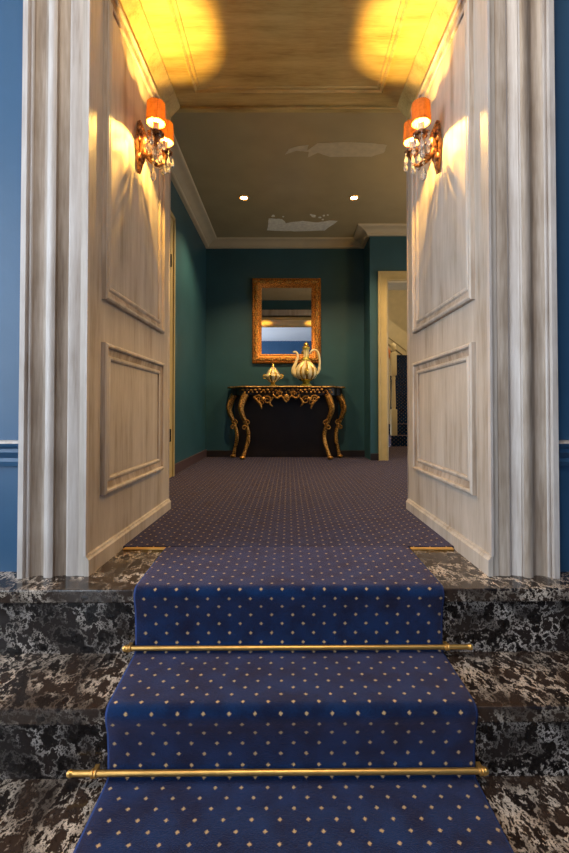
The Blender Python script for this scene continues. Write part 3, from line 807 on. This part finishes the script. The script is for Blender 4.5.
for s in (-1, 1):
    m = MB(); m.tube([(s * .096, 0, .088), (s * .122, 0, .100), (s * .128, 0, .124), (s * .112, 0, .140), (s * .098, 0, .134)], .007, 8, n=4); m.ball((s * .122, 0, .118), .012, .010, .016); m.build('handle', GOLD, bowl, smooth=True)

ew = tag(empty('ewer', (TX + .222, 4.95, TZ)), 'tall cream and gold ewer with slim neck, spout and looping handle on the console', 'ewer')
m = MB(); m.lathe([(.070, 0), (.070, .012), (.050, .024), (.038, .040), (.044, .056), (.060, .066)], seg=28); m.build('foot', GOLDGREEN, ew, smooth=True)
bodyp = [(.055, .060), (.092, .080), (.120, .115), (.128, .155), (.118, .200), (.092, .240), (.064, .268), (.046, .285)]
m = MB(); m.lathe(bodyp, seg=80, lobes=10, depth=.17, mfun=lambda i, k: 1 if (k % 8) in (3, 4, 5) or i == 0 else 0); m.build('body', [PORCELAIN, GOLD], ew, smooth=True, angle=60)
m = MB(); m.ball((0, -.118, .155), .026, .014, .045); m.ball((0, -.12, .19), .014, .01, .014); m.build('medallion', GOLD, ew, smooth=True)
m = MB(); m.lathe([(.046, .284), (.054, .292), (.040, .302), (.032, .330), (.030, .380), (.036, .410), (.046, .425), (.044, .436)], seg=32, lobes=8, depth=.10, mfun=lambda i, k: 1 if i < 3 or i > 4 or (k % 4 == 2) else 0); m.build('neck', [PORCELAIN, GOLDGREEN], ew, smooth=True, angle=60)
m = MB(); m.lathe([(.044, .436), (.038, .448), (.024, .458), (.030, .470), (.026, .484), (.010, .494), (.006, .502)], seg=20); m.build('stopper', GOLD, ew, smooth=True)
m = MB(); m.tube([(-.098, 0, .115), (-.135, 0, .145), (-.140, 0, .20), (-.118, 0, .26), (-.098, 0, .32), (-.100, 0, .365), (-.122, 0, .388), (-.150, 0, .384)], [.026, .028, .024, .018, .014, .013, .012, .010], 12, n=5); m.build('spout', PORCELAIN, ew, smooth=True)
m = MB(); m.tube([(.100, 0, .13), (.138, 0, .16), (.152, 0, .23), (.152, 0, .31), (.132, 0, .385), (.096, 0, .412), (.062, 0, .400), (.040, 0, .372)], [.014, .014, .013, .012, .012, .012, .011, .010], 12, n=5)
m.ball((.148, 0, .20), .018, .014, .03); m.build('handle', PORCELAIN, ew, smooth=True)

# ------------------------------------------------------------------ wall sconces
def make_sconce():
    root = empty('wall_sconce', (0, 0, 0))
    # local: wall plane x=0, projecting +x; arms at y = -.06 and +.06 ; z = 0 is the middle of the back plate
    m = MB()
    outl = [(0, -.115), (.009, -.09), (.015, -.05), (.022, -.02), (.030, .0), (.027, .03), (.020, .055), (.013, .085), (.007, .105), (0, .118)]
    poly = outl + [(-a, b) for a, b in reversed(outl[1:-1])]
    m.prism(poly, .0, .012, axis='x')
    m.tube([(.010, 0, -.118), (.018, 0, -.07), (.024, 0, -.02), (.030, 0, .02), (.022, 0, .07), (.010, 0, .118)], [.004, .011, .018, .022, .012, .004], 10, n=4)
    for s in (-1, 1):
        for z in (-.05, .03, .065): m.ball((.014, s * .016, z), .010, .012, .018, 8, 6)
    m.build('back_plate', BRONZE, root, smooth=True)
    for s in (-1, 1):
        y = s * .066; cx = .100
        m = MB()
        m.tube([(.026, s * .006, -.005), (.045, s * .020, -.045), (.075, s * .042, -.058), (.094, s * .062, -.040), (cx, y, -.010), (cx, y, .012)], [.010, .008, .007, .007, .008, .010], 9, n=5)
        m.tube([(.060, s * .032, -.056), (.050, s * .040, -.020), (.066, s * .044, -.004), (.076, s * .046, -.018)], [.006, .006, .005, .003], 8, n=4)
        m.lathe([(.006, -.022), (.012, -.012), (.020, .004), (.016, .012), (.022, .018), (.022, .026), (.014, .030)], c=(cx, y, 0), seg=16)
        arm = m.build('arm', BRONZE, root, smooth=True)
        m = MB(); m.lathe([(.010, .006), (.034, .012), (.037, .018), (.030, .016), (.012, .012)], c=(cx, y, 0), seg=20, lobes=10, depth=.1); m.build('drip_dish', BRONZE, arm, smooth=True)
        m = MB(); m.lathe([(.0125, .028), (.0125, .062), (.010, .064)], c=(cx, y, 0), seg=16); cd = m.build('candle', CANDLE, root, smooth=True)
        m = MB(); m.lathe([(.004, .064), (.007, .068), (.006, .073), (.003, .078), (.001, .081)], c=(cx, y, 0), seg=12); m.build('bulb', BULB, cd, smooth=True)
        # pleated shade, open at both ends, with thickness
        m = MB(); seg = 96; z0, z1 = .062, .148; r0, r1 = .0400, .0350
        def rad(r, k): return r * (1 + .032 * math.cos(k * 2 * PI / 4))
        rings = []
        for (r, z) in ((r0 - .001, z0), (r0, z0 + .003), (r0 - .001, z0 + .005), ((r0 + r1) / 2, (z0 + z1) / 2), (r1 + .001, z1 - .005), (r1 + .0015, z1 - .003), (r1, z1), (r1 - .0018, z1), (r0 - .0028, z0)):
            rings.append([m.bm.verts.new((cx + rad(r, k) * math.cos(2 * PI * k / seg), y + rad(r, k) * math.sin(2 * PI * k / seg), z)) for k in range(seg)])
        rings.append(rings[0])
        for a, b in zip(rings, rings[1:]):
            for k in range(seg): m.bm.faces.new((a[k], a[(k + 1) % seg], b[(k + 1) % seg], b[k]))
        m.build('lamp_shade', SHADE, root, smooth=True, angle=70)
        # crystal drops
        for j in range(6):
            a = 2 * PI * j / 6 + .3; px, py = cx + .033 * math.cos(a), y + .033 * math.sin(a)
            L_ = .018 + .012 * (j % 2)
            m = MB(); m.tube([(px, py, .014), (px, py, .014 - L_)], .0012, 5); m.ball((px, py, .010 - L_ * .5), .0045, u=8, v=6)
            zt = .014 - L_
            m.lathe([(.001, zt), (.004, zt - .008), (.0095, zt - .026), (.0095, zt - .034), (.0055, zt - .042), (.001, zt - .046)], c=(px, py, 0), seg=8)
            m.build('crystal_drop', CRYSTAL, arm)
        px, py = cx - .004, y; zt = -.030
        m = MB(); m.tube([(px, py, -.02), (px, py, zt)], .0015, 5); m.lathe([(.001, zt), (.006, zt - .012), (.013, zt - .036), (.012, zt - .046), (.006, zt - .055), (.001, zt - .060)], c=(px, py, 0), seg=8); m.build('crystal_drop', CRYSTAL, arm)
    m = MB(); px = .070
    m.tube([(px, 0, -.05), (px, 0, -.085)], .0015, 5); m.ball((px, 0, -.07), .006, u=8, v=6); m.lathe([(.001, -.085), (.006, -.098), (.0145, -.122), (.0135, -.134), (.006, -.146), (.001, -.150)], c=(px, 0, 0), seg=8); m.build('crystal_drop', CRYSTAL, root)
    m = MB(); m.tube([(.030, 0, -.03), (.055, 0, -.052), (.078, .030, -.056)], .005, 8, n=4); m.tube([(.055, 0, -.052), (.078, -.030, -.056)], .005, 8); m.build('cross_bar', BRONZE, root, smooth=True)
    return root
SCY, SCZ = 1.90, 1.695
sc = make_sconce()
sc.location = (-RW + .001, SCY, SCZ)
tag(sc, 'bronze two-armed sconce with orange shades and crystals on the left side of the doorway', 'wall lamp', 'crystal wall sconces in the doorway')
sc2 = copy_tree(sc); sc2.location = (RW - .001, SCY, SCZ); sc2.rotation_euler = (0, 0, PI)
tag(sc2, 'bronze two-armed sconce with orange shades and crystals on the right side of the doorway', 'wall lamp', 'crystal wall sconces in the doorway')

# ------------------------------------------------------------------ lights
def light(name, kind, loc, energy, col, **kw):
    d = bpy.data.lights.new(name, kind); d.energy = energy; d.color = col
    for k, v in kw.items(): setattr(d, k, v)
    o = bpy.data.objects.new(name, d); COL.objects.link(o); o.location = loc
    return o
WARM = (1., .57, .12)
for s in (-1, 1):
    for yy in (-.066, .066):
        light('sconce_bulb', 'POINT', (s * (RW - .001 - .100), SCY + yy, SCZ + .089), SCONCE_W if 'SCONCE_W' in globals() else 21., WARM, shadow_soft_size=.006)
for x in (-.415, .61):
    o = light('spot_lamp', 'SPOT', (x, 4.06, ZR - .012), 110., (1., .70, .36), shadow_soft_size=.03, spot_size=math.radians(120), spot_blend=.6)
light('room_fill', 'POINT', (1.75, 3.25, 1.55), 24., (1., .62, .24), shadow_soft_size=.12)  # unseen warm point added to lift the room and its ceiling
light('hall_fill', 'AREA', (0., .35, HZ - .03), 27., (1., .76, .50), shape='DISK', size=.5)  # unseen disc added to brighten the treads from above
light('stair_lamp', 'POINT', (2.3, 6.3, 2.9), 60., (1., .80, .48), shadow_soft_size=.12)
# daylight outside the hall window
o = light('window_daylight_or_fill', 'AREA', (-HX - .35, (WY0 + WY1) / 2, (WZ0 + WZ1) / 2), 195., (.74, .86, 1.), shape='RECTANGLE', size=2.4, size_y=3.1)
o.rotation_euler = (0, -PI / 2, 0)

o = light('window_daylight_or_fill', 'AREA', (-HX - .35, (UY0 + UY1) / 2, 1.2), 160., (.72, .85, 1.), shape='RECTANGLE', size=2.6, size_y=2.0)  # extra fill through the added rear window
o.rotation_euler = (0, -PI / 2, 0)
o = light('window_daylight_or_fill', 'AREA', (XR + .35, 3.6, 1.05), 13., (.66, .82, 1.), shape='RECTANGLE', size=1.4, size_y=1.4)  # cool fill through the added room window
o.rotation_euler = (0, PI / 2, 0)
w = bpy.data.worlds.new('sky'); S.world = w; w.use_nodes = True
bg = w.node_tree.nodes['Background']; bg.inputs[0].default_value = (.75, .86, 1., 1); bg.inputs[1].default_value = 1.5

# ------------------------------------------------------------------ camera
F, PITCHUP = 440., .0175
cam = bpy.data.cameras.new('camera'); co = bpy.data.objects.new('camera', cam); COL.objects.link(co); S.camera = co
cam.sensor_fit = 'VERTICAL'; cam.sensor_height = 36; cam.sensor_width = 24; cam.lens = F / 853 * 36
cam.clip_start = .02; cam.clip_end = 60
co.location = (0, 0, EYE); co.rotation_euler = (PI / 2 + PITCHUP, 0, 0)
cam.shift_x = -(288.5 - 284.5) / 853
cam.shift_y = -(426.5 + F * math.tan(PITCHUP) - 411.) / 853

S.view_settings.view_transform = 'Standard'; S.view_settings.look = 'None'; S.view_settings.gamma = 1; S.view_settings.use_curve_mapping = False
S.view_settings.exposure = .08
try:
    S.cycles.max_bounces = 10; S.cycles.diffuse_bounces = 6; S.cycles.glossy_bounces = 4; S.cycles.sample_clamp_indirect = 6; S.cycles.use_denoising = True
except Exception: pass
